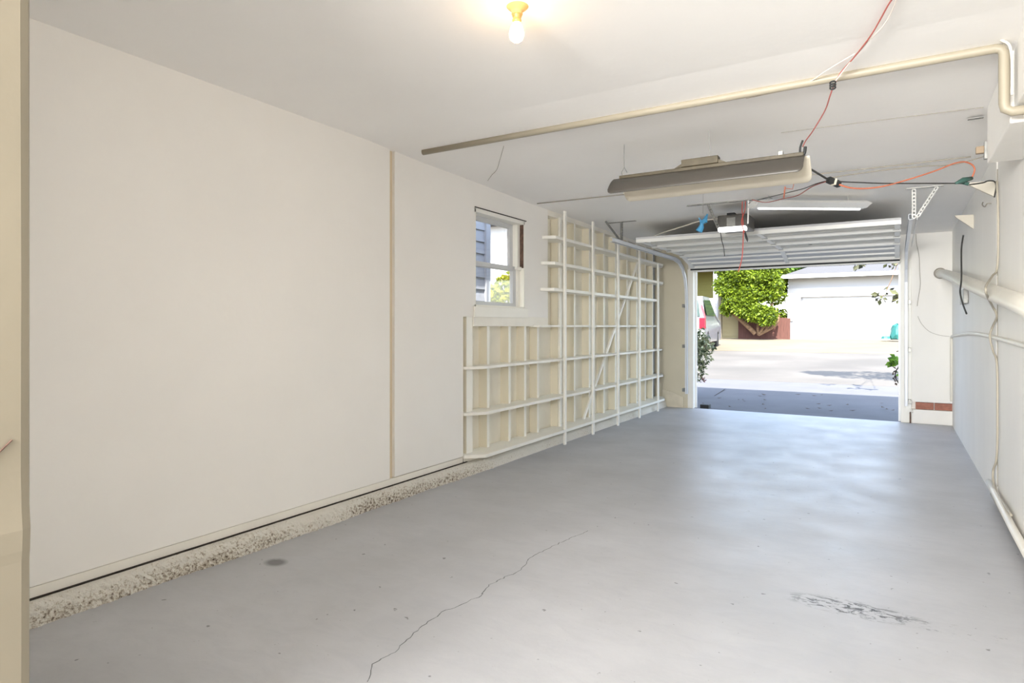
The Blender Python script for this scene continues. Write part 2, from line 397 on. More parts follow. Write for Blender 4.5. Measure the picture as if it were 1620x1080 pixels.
dj = MB(); dj.box(-2.66,-2.575,YB-.01,YB+.16,0,2.07,.004); dj.box(.055,.17,YB-.01,YB+.16,0,2.07,.004)
dj.box(-2.66,.17,YB-.012,YB+.16,2.04,2.07)
dj = dj.build('trim_1', M['woodw']); tag(dj, 'white door jambs and head of the garage opening', kind='structure')
ws = MB(); ws.box(-2.575,-2.55,YB+.10,YB+.12,0,2.04); ws.box(.03,.055,YB+.10,YB+.12,0,2.04)
ws.build('weather_strip', M['white'], dj)
MB().box(.165,.185,YB-.035,YB-.02,.13,.17).build('latch', M['galv'], dj)
MB().box(.150,.165,YB-.035,YB-.015,.0,.14).build('worn_edge', M['brownj'], dj)
# rear wall behind the camera; its high opening is added for the fill light
wb = MB(); wb.box(-3.3,-2.95,-3.1,-3.0,0,2.6); wb.box(.45,.8,-3.1,-3.0,0,2.6); wb.box(-2.95,.45,-3.1,-3.0,2.4,2.6); wb.box(-2.95,.45,-3.1,-3.0,0,1.4)
wb = wb.build('wall_rear', M['wall']); tag(wb, 'unseen rear wall with an opening added for the fill light', kind='structure')
wl2 = MB().box(-3.3,-3.05,-3.0,.3,0,2.56).build('wall_left_rear', M['wall']); tag(wl2, 'rear stretch of the left wall', kind='structure')
# roof and eave over the garage; unseen rear slabs added to block sun
rf = MB(); rf.box(-3.2,.95,-8.5,9.72,2.61,2.78); rf.box(.95,4.5,-8.5,-3.3,2.61,2.78); rf.box(-3.68,-3.2,-3.3,9.72,2.33,2.40); rf.box(-3.68,-3.64,-3.3,9.72,2.33,2.78); rf.box(-3.68,-3.2,-3.3,9.72,2.74,2.78)
rf = rf.build('roof', mat('tan_eave_boards', srgb(206,190,150), .7)); tag(rf, 'garage roof and eave with unseen rear slabs added to block sun', kind='structure')

# ------------------------------------------------------------------ window in the left wall
WN = empty('window_1', (-3.1, 4.84, 1.39)); tag(WN, 'small double-hung window with white frame in the left wall', kind='structure')
fr = MB(); fr.box(-3.19,-3.055,WY0-.0,WY0+.02,WZ0,WZ1); fr.box(-3.19,-3.055,WY0,WY1,WZ1-.03,WZ1); fr.box(-3.19,-3.055,WY0,WY1,WZ0,WZ0+.02)
fr.box(-3.19,-3.055,WY1-.015,WY1,WZ0,WZ1)
fr.build('window_frame', M['woodw'], WN)
MB().box(-3.075,-3.047,WY0-.0,WY1+.02,WZ1+.005,WZ1+.012).build('dark_gap', M['gap'], WN)
MB().box(-3.12,-3.06,WY1-.018,WY1-.0145,1.78,WZ1-.03).build('weathered_edge', M['brownj'], WN)
sx0, sx1 = -3.155, -3.12
def sash(x0, x1, z0, z1, nm):
    s = MB(); s.box(x0,x1,WY0+.02,WY0+.06,z0,z1); s.box(x0,x1,WY1-.115,WY1-.06,z0,z1)
    s.box(x0,x1,WY0+.06,WY1-.115,z1-.04,z1); s.box(x0,x1,WY0+.06,WY1-.115,z0,z0+.035)
    o = s.build(nm, M['sash'], WN)
    MB().box((x0+x1)/2-.002,(x0+x1)/2+.002,WY0+.06,WY1-.115,z0+.035,z1-.04).build('pane', M['glass'], o)
sash(-3.185,-3.155,1.75,WZ1-.03,'upper_sash'); sash(-3.15,-3.12,WZ0+.02,1.79,'lower_sash')
MB().box(-3.19,-3.10,WY1-.06,WY1-.015,WZ0+.02,WZ1-.03).build('side_stop', M['woodw'], WN)
MB().box(-3.11,-3.08,WY1-.10,WY1-.015,1.76,1.79,.003).build('meeting_rail_end', M['woodw'], WN)
MB().box(-3.052,-3.035,WY0-.02,WY1+.03,1.30,WZ0+.005,.003).build('window_apron', M['woodw'], WN)

# ------------------------------------------------------------------ open shelving on the left wall
SU = empty('wall_shelving', (-3.0, 6.8, 0)); tag(SU, 'cream open wall shelving with thin front posts along the left wall', 'shelving')
def shelf(y0, y1, z, xf=-2.925, t=.03, cut0=.06, cut1=.12, m='woodw'):
    # board running along the wall, ends clipped at an angle
    p = [(-3.13,y0,z-t),(-3.13,y1,z-t),(-3.04,y1,z-t),(xf,y1-cut1,z-t),(xf,y0+cut0,z-t),(-3.04,y0,z-t)]
    MB().prism(p, (0,0,t)).build('shelf', M[m], SU)
shelf(5.62,9.42,2.135,-2.93,cut1=.3); shelf(5.60,9.42,1.872,-2.93,cut1=.3); shelf(5.58,9.0,1.607,-2.93)
shelf(5.42,9.0,1.232,-2.985,.02,.02,.02)
shelf(4.25,9.42,.885,-2.95,.022,.14,.3); shelf(4.25,9.42,.505,-2.93,.024,.16,.3); shelf(4.25,9.42,.158,-2.905,.028,.12,.3)
for y in (5.84, 6.55, 7.30, 8.06, 8.83):
    top = {5.84:2.41, 6.55:2.40, 7.30:2.25, 8.06:2.24, 8.83:2.12}[y]
    MB().box(-2.928,-2.908,y,y+.042,0,top,.002).build('post', M['woodw'], SU)
# stud-face blocking seen beside the first post
MB().box(-3.055,-3.035,5.98,6.02,.158,2.37).build('post', M['woodw'], SU)

# ------------------------------------------------------------------ garage door, open overhead
GD = empty('door_1', (-1.25, 8.1, 2.24)); tag(GD, 'white sectional garage door raised flat under the ceiling', kind='structure')
DX0, DX1 = -2.56, .045
def section(y0, z0, y1, z1):
    a, c = Vector((0,y0,z0)), Vector((0,y1,z1)); t = (c-a).normalized(); n = Vector((0, t.z, -t.y))   # n points down
    if n.z > 0: n = -n
    L_ = (c-a).length
    prof = [(0,.012),(L_,.012),(L_,-.01),(0,-.01)]
    pts = [Vector((DX0,0,0))+a+t*s+n*h for s, h in prof]
    o = MB().prism(pts, (DX1-DX0,0,0)).build('door_section', M['doorskin'], GD)
    for k, hh in ((.012,.05),(L_*.36,.03),(L_*.68,.03),(L_-.012,.05)):
        cc = a+t*k; MB().prism([Vector((DX0,0,0))+cc+t*u+n*h for u, h in ((-.012,.008),(.022,.008),(.012,hh),(-.008,hh))], (DX1-DX0,0,0)).build('rib', M['doorw'], o)
    st = MB()
    for x in (DX0+.03, -1.25, DX1-.03):
        p = Vector((x,0,0))+a+t*.02+n*.025; q = Vector((x,0,0))+a+t*(L_-.02)+n*.025
        st.beam(p, q, .05, .022, up=n)
    st.build('stile', M['doorw'], o)
    return o
secs = [(6.97,2.232,7.54,2.236),(7.555,2.236,8.12,2.238),(8.135,2.238,8.70,2.232),(8.715,2.228,9.27,2.10)]
for s in secs: section(*s)
for i, (yy, zz) in enumerate(((7.547,2.20),(8.127,2.20),(8.707,2.195))):
    for x in (DX0+.04, -1.25, DX1-.04):
        h = MB().box(x-.03,x+.03,yy-.05,yy+.05,zz-.004,zz); h.tube([(x-.03,yy,zz-.006),(x+.03,yy,zz-.006)],.006,6)
        h.build('hinge', M['galv'], GD)
MB().box(DX0,DX1,9.225,9.258,2.035,2.056,.004).build('bottom_seal', M['dark'], GD)
MB().box(DX0,DX1,9.262,9.29,2.02,2.10,.003).build('bottom_rail', M['doorw'], GD)
MB().box(-.91,-.87,8.45,8.50,2.212,2.222).build('lift_plate', M['galv'], GD)
# tracks
def track(x, s, nm):
    pts = [(x,6.45,2.165),(x,8.75,2.165),(x,8.98,2.14),(x,9.15,2.06),(x,9.27,1.94),(x,9.33,1.78),(x,9.35,1.6),(x,9.35,.22)]
    T = empty(nm, (x,9.0,0))
    m = MB(); P = [Vector(p) for p in pts]
    for p, q in zip(P, P[1:]):
        t = (q-p).normalized(); n = Vector((0,-t.z,t.y))
        m.prism([p+Vector((-s*.02,0,0))+n*.024, p+Vector((-s*.02,0,0))-n*.024, p+Vector((-s*.017,0,0))-n*.024, p+Vector((-s*.017,0,0))+n*.024], q-p)
        for e in (-1, 1):
            m.prism([p+Vector((-s*.02,0,0))+n*.024*e, p+Vector((s*.012,0,0))+n*.024*e, p+Vector((s*.012,0,0))+n*.021*e, p+Vector((-s*.02,0,0))+n*.021*e], q-p)
    m.build('rail', M['trackm'], T)
    return T
def perf(p, q, w, name, parent, side=(1,0,0), holes=None, m=None):
    # perforated angle iron: two rails joined by short bridges, plus a flange
    p, q, side = Vector(p), Vector(q), Vector(side).normalized(); L_ = (q-p).length; t = (q-p)/L_
    nrm = t.cross(side); k = holes or max(2, int(L_/.03)); b_ = MB()
    b_.beam(p-side*w*.36, q-side*w*.36, w*.28, .003, up=nrm); b_.beam(p+side*w*.36, q+side*w*.36, w*.28, .003, up=nrm)
    for i in range(k+1):
        c = p+t*(L_*i/k); b_.beam(c-t*L_/k*.22, c+t*L_/k*.22, w*.46, .0028, up=nrm)
    b_.beam(p-side*w*.5+nrm*w*.3, q-side*w*.5+nrm*w*.3, .003, w*.6, up=nrm)
    return b_.build(name, m or M['galv'], parent)
TL = track(-2.655, -1, 'door_track'); tag(TL, 'galvanised door track curving down beside the shelving', 'door track', 'door tracks')
TR = track(.115, 1, 'door_track'); tag(TR, 'galvanised door track beside the brick-ledged right corner', 'door track', 'door tracks')
for T, x in ((TL,-2.68),(TR,.135)):
    o = 1 if x > 0 else -1
    for z in (.25,.9,1.5): MB().box(min(x,x+o*.03),max(x,x+o*.03),9.33,9.45,z,z+.05).build('wall_bracket', M['galv'], T)
HL = empty('track_hanger', (-2.66,6.8,2.39)); tag(HL, 'dark perforated angle hanger holding the left door track', 'hanger bracket', 'track hangers')
perf((-2.66,6.80,2.165),(-2.66,6.80,2.405),.03,'upright',HL,(0,1,0)); perf((-2.66,6.82,2.17),(-2.78,6.62,2.40),.028,'diagonal',HL,(0,1,0)); perf((-2.82,6.80,2.405),(-2.50,6.80,2.405),.03,'ceiling_angle',HL,(0,1,0))
HR = empty('track_hanger', (.13,6.75,2.39)); tag(HR, 'pale perforated angle hanger holding the right door track', 'hanger bracket', 'track hangers')
perf((.135,6.45,2.15),(.135,6.45,2.40),.03,'upright',HR,(1,0,0)); perf((.16,6.45,2.16),(.30,6.45,2.40),.03,'diagonal',HR,(1,0,0)); perf((.08,6.45,2.405),(.34,6.45,2.405),.034,'ceiling_angle',HR,(0,1,0))
MB().box(.165,.172,6.9,9.2,2.20,2.23).build('spring_bar', M['white'], TR)

# ------------------------------------------------------------------ door opener
OP = empty('garage_door_opener', (-1.34, 6.45, 2.22)); tag(OP, 'dark garage door opener hung from a perforated ceiling angle', 'door opener')
MB().box(-1.49,-1.205,6.32,6.66,2.165,2.30,.012).build('housing', M['opener'], OP)
MB().box(-1.475,-1.215,6.27,6.35,2.135,2.178,.010).build('light_lens', M['lit'], OP)
MB().box(-1.41,-1.335,6.36,6.44,2.30,2.325,.004).build('cap', M['dark'], OP)
MB().box(-1.40,-1.32,6.316,6.319,2.19,2.27).build('rating_label', M['galv'], OP)
MB().box(-1.365,-1.335,6.66,9.40,2.292,2.315,.002).build('rail', M['galv'], OP)
perf((-1.76,6.24,2.405),(-.98,6.24,2.405),.035,'ceiling_angle',OP,(0,1,0),26)
perf((-1.56,6.25,2.41),(-1.475,6.33,2.17),.024,'strap',OP,(1,0,0),9); perf((-1.19,6.25,2.41),(-1.21,6.33,2.20),.02,'strap',OP,(0,1,0),8,M['white'])
MB().tube([(-1.46,6.30,2.16),(-1.445,6.31,2.05),(-1.43,6.31,2.0),(-1.42,6.32,1.90)],.004,6).build('antenna_wire', M['blackw'], OP)
MB().prism([(-1.24,6.30,2.14),(-1.225,6.30,2.13),(-1.20,6.30,2.05),(-1.205,6.30,2.02),(-1.225,6.30,2.06)],(0,.01,0)).build('release_lever', M['dark'], OP)

# pull rope with red handle cord
rp = MB(); 
rp.tube(smooth_path([at(1176,306,6.28),at(1174,330,6.28),at(1176,360,6.28),at(1175,395,6.28),at(1173,412,6.28),at(1168,430,6.28)]), .0045, 6)
rp.tube(smooth_path([at(1173,306,6.26),at(1178,306,6.26),at(1179,330,6.26),at(1173,350,6.26),at(1178,368,6.26)]), .004, 6)
rp = rp.build('release_rope', M['rope']); tag(rp, 'red release rope hanging in front of the door opener', 'rope')
# blue glove hung on a string
bg = empty('work_glove', at(1111,340,5.6)); tag(bg, 'blue crumpled rubber glove hanging on a string left of the opener', 'glove')
gm = MB(); c = at(1111,352,5.6)
for dx, dz, dx2, dz2, w in ((.045,.07,.0,.0,.02),(-.03,.045,-.01,-.01,.012),(.0,.0,-.03,-.075,.03),(.025,.055,.03,-.0,.012)):
    a_, b_ = c+Vector((dx,0,dz)), c+Vector((dx2,.005,dz2)); gm.tube([a_, (a_+b_)/2+Vector((.004,.01,0)), b_], [w*.35,w*.8,w], 7)
gm.build('glove_body', M['blue'], bg)
MB().tube([at(1113,250,5.6).lerp(at(1112,338,5.6),.0)*1, at(1112,338,5.6)], .0012, 4).build('string', M['greyw'], bg)

# ------------------------------------------------------------------ large fluorescent reflector fixture
FX = empty('fluorescent_fixture', (-1.04, 4.05, 2.22)); tag(FX, 'aged dark shop light with winged reflector hung near mid ceiling', 'light fixture', None)
FX0, FX1 = -1.64, -.45
def wing(pr, x0, x1, name, m, rcorner):
    b = MB(); n = len(pr); xs = [x0+(x1-x0)*k/40 for k in range(41)]
    # extra columns near the ends so that the outer corners come out round
    xs = sorted(set(xs+[x0+rcorner*k/6 for k in range(7)]+[x1-rcorner*k/6 for k in range(7)]))
    bb = b.b; rows = []
    for x in xs:
        d = min(x-x0, x1-x); f = 1.0
        if d < rcorner: f = 1-(1-math.sqrt(max(0, 1-(1-d/rcorner)**2)))*.22
        row = []
        for i in range(n):
            tpos = i/(n-1)*f; k = min(int(tpos*(n-1)), n-2); u = tpos*(n-1)-k
            y = pr[k][0]*(1-u)+pr[k+1][0]*u; z = pr[k][1]*(1-u)+pr[k+1][1]*u
            row.append(bb.verts.new((x,y,z)))
        rows.append(row)
    for A, B in zip(rows, rows[1:]):
        for i in range(n-1): bb.faces.new((A[i],A[i+1],B[i+1],B[i]))
    o = b.build(name, m, FX, smooth=True)
    md = o.modifiers.new('thick', 'SOLIDIFY'); md.thickness = .003; md.offset = 0
    return o
wing([(4.035,2.218),(4.01,2.205),(3.98,2.185),(3.95,2.155),(3.925,2.125),(3.91,2.098)], FX0, FX1, 'near_reflector', M['shade'], .035)
wing([(4.065,2.218),(4.09,2.205),(4.12,2.185),(4.155,2.16),(4.19,2.13),(4.22,2.095)], FX0+.02, FX1+.02, 'far_reflector', M['shadein'], .035)
MB().box(FX0+.04,FX1-.01,4.03,4.07,2.212,2.238,.004).build('spine', M['ballast'], FX)
bl = MB(); bl.box(-1.175,-.945,4.02,4.085,2.238,2.285,.004); bl.prism([(-1.175,4.03,2.238),(-1.22,4.03,2.238),(-1.175,4.03,2.262)],(0,.04,0)); bl.prism([(-.945,4.03,2.238),(-.90,4.03,2.238),(-.945,4.03,2.262)],(0,.04,0))
bl.build('ballast_box', M['ballast'], FX)
MB().tube([(FX0+.06,4.05,2.20),(FX1-.04,4.05,2.20)],.013,8).build('tube', M['lens'], FX)
hg = MB(); hg.tube([(-1.585,4.05,2.235),(-1.588,4.05,2.265),(-1.57,4.05,2.295),(-1.572,4.05,2.36),(-1.57,4.05,2.452)],.0022,5); hg.tube([(-1.57,4.05,2.295),(-1.55,4.05,2.258)],.002,5)
hg.build('hanging_wire', M['galv'], FX)
MB().tube([(-1.0,4.05,2.29),(-1.0,4.05,2.32),(-1.008,4.05,2.452)],.002,5).build('hanging_wire', M['galv'], FX)
MB().box(-.60,-.57,4.03,4.06,2.235,2.262,.003).build('clip', M['galv'], FX)
pg = MB(); pg.tube(smooth_path([at(1266,246,4.05),at(1266,234,4.05),at(1270,222,4.05)]),.006,7); pg.tube(smooth_path([at(1274,232,4.05),at(1273,241,4.05),at(1270,246,4.05)]),.009,7)
pg.build('power_lead', M['dark'], FX)

# small white fluorescent strip nearer the door
LF = empty('strip_light', (-.75,6.4,2.33)); tag(LF, 'slim white strip light on the ceiling by the raised door', 'light fixture')
p, q = Vector((-1.12,6.05,2.325)), Vector((-.24,6.62,2.325))
t = (q-p).normalized(); sd = Vector((-t.y,t.x,0))
sec = [(-.13,.0),(-.05,-.03),(.05,-.03),(.13,0),(.05,.035),(-.05,.035)]
lm = MB(); lm.prism([p+sd*a+Vector((0,0,h)) for a, h in sec], q-p)
bmesh.ops.bevel(lm.b, geom=[e for e in lm.b.edges if abs((e.verts[0].co-e.verts[1].co).normalized().dot(t)) < .2], offset=.012, segments=2, affect='EDGES')
lm.build('housing', M['white'], LF)
MB().tube([p+Vector((.02,0,-.03))+t*.04, q+Vector((0,0,-.03))-t*.05],.014,8).build('tube', M['lit'], LF)
for f_ in (.15,.85):
    c = p.lerp(q,f_); MB().tube([c+Vector((0,0,.03)), Vector((c.x,c.y,2.412))],.003,5).build('hanger', M['galv'], LF)

# ------------------------------------------------------------------ bare bulb
LB = empty('ceiling_bulb_lamp', (-1.28,2.15,2.5)); tag(LB, 'bare glowing bulb in a round cream porcelain lampholder', 'lamp')
ax = Vector((-.03,-.0,-1))
MB().lathe([(0,0),(.050,0),(.052,.010),(.046,.020),(.036,.030),(.026,.036),(.022,.040),(.022,.052),(.0,.052)],(-1.28,2.15,2.506),ax,32).build('lampholder', M['porcelain'], LB, smooth=True)
MB().lathe([(0,.05),(.019,.05),(.019,.060),(.0165,.062),(.0165,.072),(.0185,.074),(.0165,.086),(0,.086)],(-1.28,2.15,2.506),ax,24).build('socket', mat('brass_socket', srgb(196,160,96), .4, metal=.4), LB, smooth=True)
MB().lathe([(0,.078),(.014,.080),(.018,.092),(.025,.106),(.029,.122),(.029,.136),(.024,.150),(.013,.159),(0,.162)],(-1.28,2.15,2.506),ax,24).build('bulb', M['bulb'], LB, smooth=True)

# ------------------------------------------------------------------ pipes
cp_ = MB(); cp_.tube([(-2.86,3.50,2.452),(-1.2,3.50,2.450),(.375,3.50,2.448),(.398,3.50,2.44),(.408,3.50,2.42),(.408,3.50,2.20),(.412,3.50,2.175),(.435,3.50,2.160),(.62,3.50,2.158)],.021,12)
pi = cp_.build('ceiling_pipe', M['pipe'], None, smooth=True); tag(pi, 'cream painted pipe crossing the whole ceiling and dropping at the right', 'pipe')
w = MB().tube(smooth_path([(-2.84,3.46,2.482),(-1.8,3.462,2.478),(-.9,3.455,2.480),(-.3,3.46,2.478),(.3,3.455,2.482),(.40,3.46,2.46),(.428,3.46,2.40),(.430,3.46,2.22)]),.006,6).build('painted_cable', mat('painted_cable', srgb(214,210,198), .6), None, smooth=True)
tag(w, 'thin painted cable running along the ceiling pipe', 'cable')
dp = MB(); dp.tube([(.47,YB+.05,1.875),(.488,8.9,1.83),(.50,7.4,1.68),(.52,5.6,1.49),(.545,4.2,1.345),(.545,2.5,1.17)],.052,16)
dpo = dp.build('drain_pipe', M['pipew'], None, smooth=True); tag(dpo, 'thick white drain pipe sloping along the right wall', 'pipe')
MB().lathe([(.052,0),(.068,0),(.068,.012),(.052,.012)],(.47,YB-.012,1.877),(0,1,0),20).build('wall_collar', M['greyw'], dpo)
cd = MB(); cd.tube(smooth_path([(.585,9.42,.30),(.585,9.42,.6),(.585,9.42,1.02),(.585,9.40,1.08),(.585,9.25,1.10),(.58,8.2,1.13),(.582,7.0,1.155),(.582,5.9,1.15),(.584,4.4,1.12),(.585,3.2,1.09)]),.016,8)
cdo = cd.build('wall_conduit', M['pipew'], None, smooth=True); tag(cdo, 'thin white conduit across the right wall turning down in the corner', 'conduit')
fp = MB().tube([(.565,5.6,.115),(.565,5.3,.11),(.56,4.5,.09),(.56,2.5,.06)],.022,8).build('floor_pipe', M['pipew'], None, smooth=True); tag(fp, 'white pipe low along the base of the right wall', 'pipe')
fp2 = MB().tube([(.58,5.5,.05),(.578,5.0,.05),(.575,2.5,.03)],.018,8).build('floor_pipe', M['pipe'], None, smooth=True); tag(fp2, 'lower cream pipe resting at the foot of the right wall', 'pipe')
def wallx(px, py, X=.585): return atx(px, py, X)
vc = MB().tube(smooth_path([wallx(1577,286),wallx(1579,340),wallx(1578,420),wallx(1570,436,.56),wallx(1560,452,.47),wallx(1561,466,.47),wallx(1570,484,.55),wallx(1577,500,.58),wallx(1570,517,.575),wallx(1566,533,.56),wallx(1571,555,.575),wallx(1577,575,.585),wallx(1578,640),wallx(1577,720),wallx(1571,745,.575),wallx(1573,770,.57),wallx(1584,790,.57),wallx(1600,815,.57)]),.007,7)
vco = vc.build('wall_cable', M['creamcable'], None, smooth=True); tag(vco, 'greyish cream cable dropping down the right wall over the drain pipe', 'cable')
bc = MB().tube(smooth_path([wallx(1524,372,.46),wallx(1521,395,.45),wallx(1521,440,.43),wallx(1519,462,.43),wallx(1523,480,.43),wallx(1529,496,.43)]),.006,6).build('wall_cable', M['blackw'], None, smooth=True)
tag(bc, 'short black cable hanging loose on the right wall near the corner', 'cable')
jb = MB().box(.555,.594,7.42,7.82,1.44,1.58,.004).build('junction_box', M['galv'], None); tag(jb, 'small grey metal box on the right wall beneath the drain pipe', 'electrical box')
# triangular shelf brackets
def tri(y, z, d, h, lab):
    o = MB().prism([(XR-.002,y,z),(XR-d,y,z+.005),(XR-d+.01,y,z-.012),(XR-.002,y,z-h)],(0,.03,0)).build('shelf_bracket', M['bracket'], None)
    tag(o, lab, 'bracket', 'triangular wall brackets')
tri(5.52,2.235,.165,.115,'larger triangular bracket under the black wire on right wall')
tri(6.95,2.215,.145,.13,'smaller triangular bracket farther along right wall, below ceiling')
hk = MB().tube(smooth_path([wallx(1570,322,.6),wallx(1562,322,.57),wallx(1558,327,.56),wallx(1554,324,.56),wallx(1555,320,.56)]),.004,6).build('wall_hook', M['greyw'], None); tag(hk, 'small metal hook on the right wall below the larger bracket', 'hook')
st = MB(); a_ = atz(1531,189,2.43); b_ = Vector((.435,a_.y,2.43)); 
st.beam(a_, b_, .03, .004); sto = st.build('metal_strap', M['galv'], None); tag(sto, 'flat perforated metal strap against the ceiling by the soffit', 'strap')
wbk = empty('wood_block_latch', at(1560,236,5.0)); tag(wbk, 'metal latch plate with a wood block beside the soffit end', 'latch')
c = at(1561,236,4.45)
MB().box(c.x-.012,c.x+.006,4.44,4.47,c.z-.055,c.z+.045,.002).build('plate', M['galv'], wbk)
MB().box(c.x+.006,c.x+.016,4.43,4.46,c.z-.04,c.z+.05).build('edge', M['dark'], wbk)
MB().box(c.x-.05,c.x-.012,4.44,4.47,c.z-.02,c.z+.02,.003).build('wood_block', mat('tan_wood_block', srgb(150,132,110), .7), wbk)

# ------------------------------------------------------------------ cords and wires
def cord(name, pts, r, m, label, cat='cord', group=None):
    o = MB().tube(smooth_path(pts), r, 6).build(name, M[m], None, smooth=True); return tag(o, label, cat, group)
Yc = lambda x: 4.1+(x-1278)/(1545-1278)*.9
cord('electric_cord', [atz(1432,-25,2.472),atz(1409,2,2.470),atz(1392,32,2.464),atz(1375,60,2.458),atz(1350,92,2.45),at(1330,115,3.42),at(1319,136,3.44),at(1313,152,3.5),at(1305,175,3.65),at(1286,207,3.85),at(1275,222,4.0),at(1270,232,4.05)], .0035, 'redw', 'reddish cord looping from the ceiling pipe down to the shop light')
cord('white_wire', [atz(1425,-20,2.472),atz(1412,15,2.468),atz(1398,40,2.462),atz(1377,62,2.457),atz(1346,97,2.448),at(1322,128,3.42),at(1319,136,3.44)], .0025, 'whitew', 'white wire twisted beside the reddish ceiling cord', 'wire')
cord('white_wire', [atz(1352,85,2.452),atz(1310,110,2.45),atz(1280,130,2.446),atz(1250,141,2.444),atz(1180,156,2.442)], .0022, 'whitew', 'white wire branching left along the ceiling pipe', 'wire')
kn = MB(); kc = at(1318,137,3.43)
for k in range(3): kn.tube([kc+Vector((math.cos(a)*.012,math.sin(a)*.006-.02,(k-1)*.012+math.sin(a)*.01)) for a in [i*.7 for i in range(10)]], .004, 5)
kno = kn.build('cord_knot', M['dark'], None); tag(kno, 'dark knotted tie holding the cords at the ceiling pipe', 'knot')
cord('black_lead', [at(1278,265,4.15),at(1290,272,4.2),at(1310,284,4.3)], .006, 'blackw', 'black lead from the shop light end to its plug')
pc = empty('plug_connector', at(1319,288,4.35)); tag(pc, 'black plug joining shop light lead and orange extension cord', 'plug')
a_, b_ = at(1310,284,4.32), at(1328,292,4.38)
MB().beam(a_, b_, .03, .034).build('body', M['dark'], pc)
MB().beam(a_.lerp(b_,.42)-Vector((0,.001,0)), a_.lerp(b_,.58)-Vector((0,.001,0)), .034, .038).build('band', M['shadein'], pc)
cord('extension_cord', [at(x,y,Yc(x)) for x,y in ((1328,292),(1345,297),(1370,298),(1400,294),(1440,283),(1480,270),(1508,259),(1525,256),(1537,260),(1542,268),(1538,280))], .005, 'orange', 'orange extension cord looping toward the right wall')
gp = MB(); gp.tube([at(1511,290,Yc(1511)),at(1524,285,Yc(1520)),at(1537,282,Yc(1537))],[.006,.018,.012],8); gp.tube([at(1520,288,4.95),at(1533,291,4.95)],[.01,.012],7)
gpo = gp.build('green_plug', M['teal'], None, smooth=True); tag(gpo, 'dark green plug at the right end of the orange cord', 'plug')
cord('black_wire', [at(x,y,Yc(x)) for x,y in ((1326,287),(1345,288),(1400,290),(1460,290),(1512,290))]+[at(1530,291,5.05)], .004, 'blackw', 'straight black wire stretched below the orange cord', 'wire')
cord('black_wire', [at(1534,292,5.1),at(1555,289,5.2),at(1563,286,5.3),at(1573,287,5.42),at(1576,295,5.42),at(1573,312,5.42)], .005, 'blackw', 'black wire curling round the larger triangular bracket', 'wire')
cord('grey_wire', [at(1310,282,4.5),at(1340,277,4.6),at(1400,269,4.8),at(1460,263,4.95),at(1510,260,5.1),at(1558,247,5.2)], .004, 'greyw', 'grey wire slung above the orange cord to the soffit', 'wire')
cord('thin_dark_wire', [at(1312,285,4.4),at(1290,291,4.6),at(1272,298,5.0),at(1245,305,5.5),at(1200,316,6.0),at(1184,322,6.2)], .0035, 'blackw', 'upper thin dark wire sagging from plug to opener', 'wire')
cord('thin_dark_wire', [at(1310,286,4.4),at(1285,295,4.7),at(1262,309,5.2),at(1240,314,5.5),at(1212,320,5.8),at(1190,316,5.9)], .0035, 'redw', 'lower reddish wire sagging from plug to opener', 'wire')
tt = MB(); tt.tube([at(1242,295,5.4),at(1240,313,5.4)],.006,5); tt.tube([at(1242,298,5.4),at(1254,299,5.4),at(1256,290,5.4)],.003,5)
tto = tt.build('red_ties', M['orange'], None); tag(tto, 'short orange tie joining the sagging wires under the shop light', 'cable tie')
cord('ceiling_wire', [(-2.98,5.38,2.412),(-1.6,5.42,2.408),(-.4,5.45,2.406),(.45,5.45,2.406)], .005, 'greyw', 'grey wire running straight across the ceiling behind the shop light', 'wire')
cord('ceiling_wire', [at(797,231,3.46),at(791,252,3.8),at(786,268,4.15),at(778,277,4.25),at(770,288,4.5)], .002, 'greyw', 'thin bent wire hanging by the ceiling above the window', 'wire')
cord('opener_wire', [(-2.45,7.3,2.29),(-2.3,7.15,2.30),(-2.0,6.95,2.325),(-1.75,6.7,2.325),(-1.5,6.5,2.30)], .007, 'whitew', 'white cable strung from left track to the door opener', 'cable')

cord('wall_wire', [at(x,y,YB-.012) for x,y in ((1449,370),(1450,385),(1454,405),(1455,430),(1456,450),(1453,470),(1451,484))], .003, 'greyw', 'loose grey wire hanging on the front wall above the bricks', 'wire')
cord('wall_wire', [at(x,y,YB-.010) for x,y in ((1452,500),(1458,512),(1470,524),(1486,530),(1502,532))], .0022, 'greyw', 'faint curved wire on the front wall left of the corner conduit', 'wire')
# ------------------------------------------------------------------ outside ground
gz = lambda y: max(-.03, .03*(y-10))
gm_ = MB(); gm_.prism([(-9,YB+.0,-.03),(-9,10.0,-.03),(-9,13.6,gz(13.6)),(-9,13.6,-.4),(-9,YB,-.4)],(14,0,0))
g1 = gm_.build('driveway', M['drive']); tag(g1, 'concrete driveway apron outside the garage door', kind='structure')
g2 = MB().prism([(-30,13.6,gz(13.6)+.002),(-30,22.5,gz(22.5)),(-30,22.5,-.4),(-30,13.6,-.4)],(60,0,0)).build('street', M['asph']); tag(g2, 'sunlit pale street', kind='structure')
g3 = MB().prism([(-40,22.5,gz(22.5)+.01),(-40,32,gz(32)),(-40,60,gz(32)),(-40,60,-.4),(-40,22.5,-.4)],(80,0,0)).build('far_lot', M['dirt']); tag(g3, 'pale dry lot across the street', kind='structure')
g4 = MB().box(-40,-3.2,-12,13.6,-.4,-.02); g4.box(-9,-3.2,13.5,13.62,-.4,.1)
g4 = g4.build('side_yard', M['dirt']); tag(g4, 'side yard left of the garage', kind='structure')
g5 = MB().box(1.2,40,-12,13.6,-.4,-.02); g5.box(-40,40,-40,-12,-.4,-.02); g5.box(-3.2,1.2,-12,-3.12,-.4,-.02)
g5 = g5.build('rear_yard', M['dirt']); tag(g5, 'yard behind and right of the garage', kind='structure')
j0, j1 = atz(1112,637,-.028), atz(1146,618,.03)
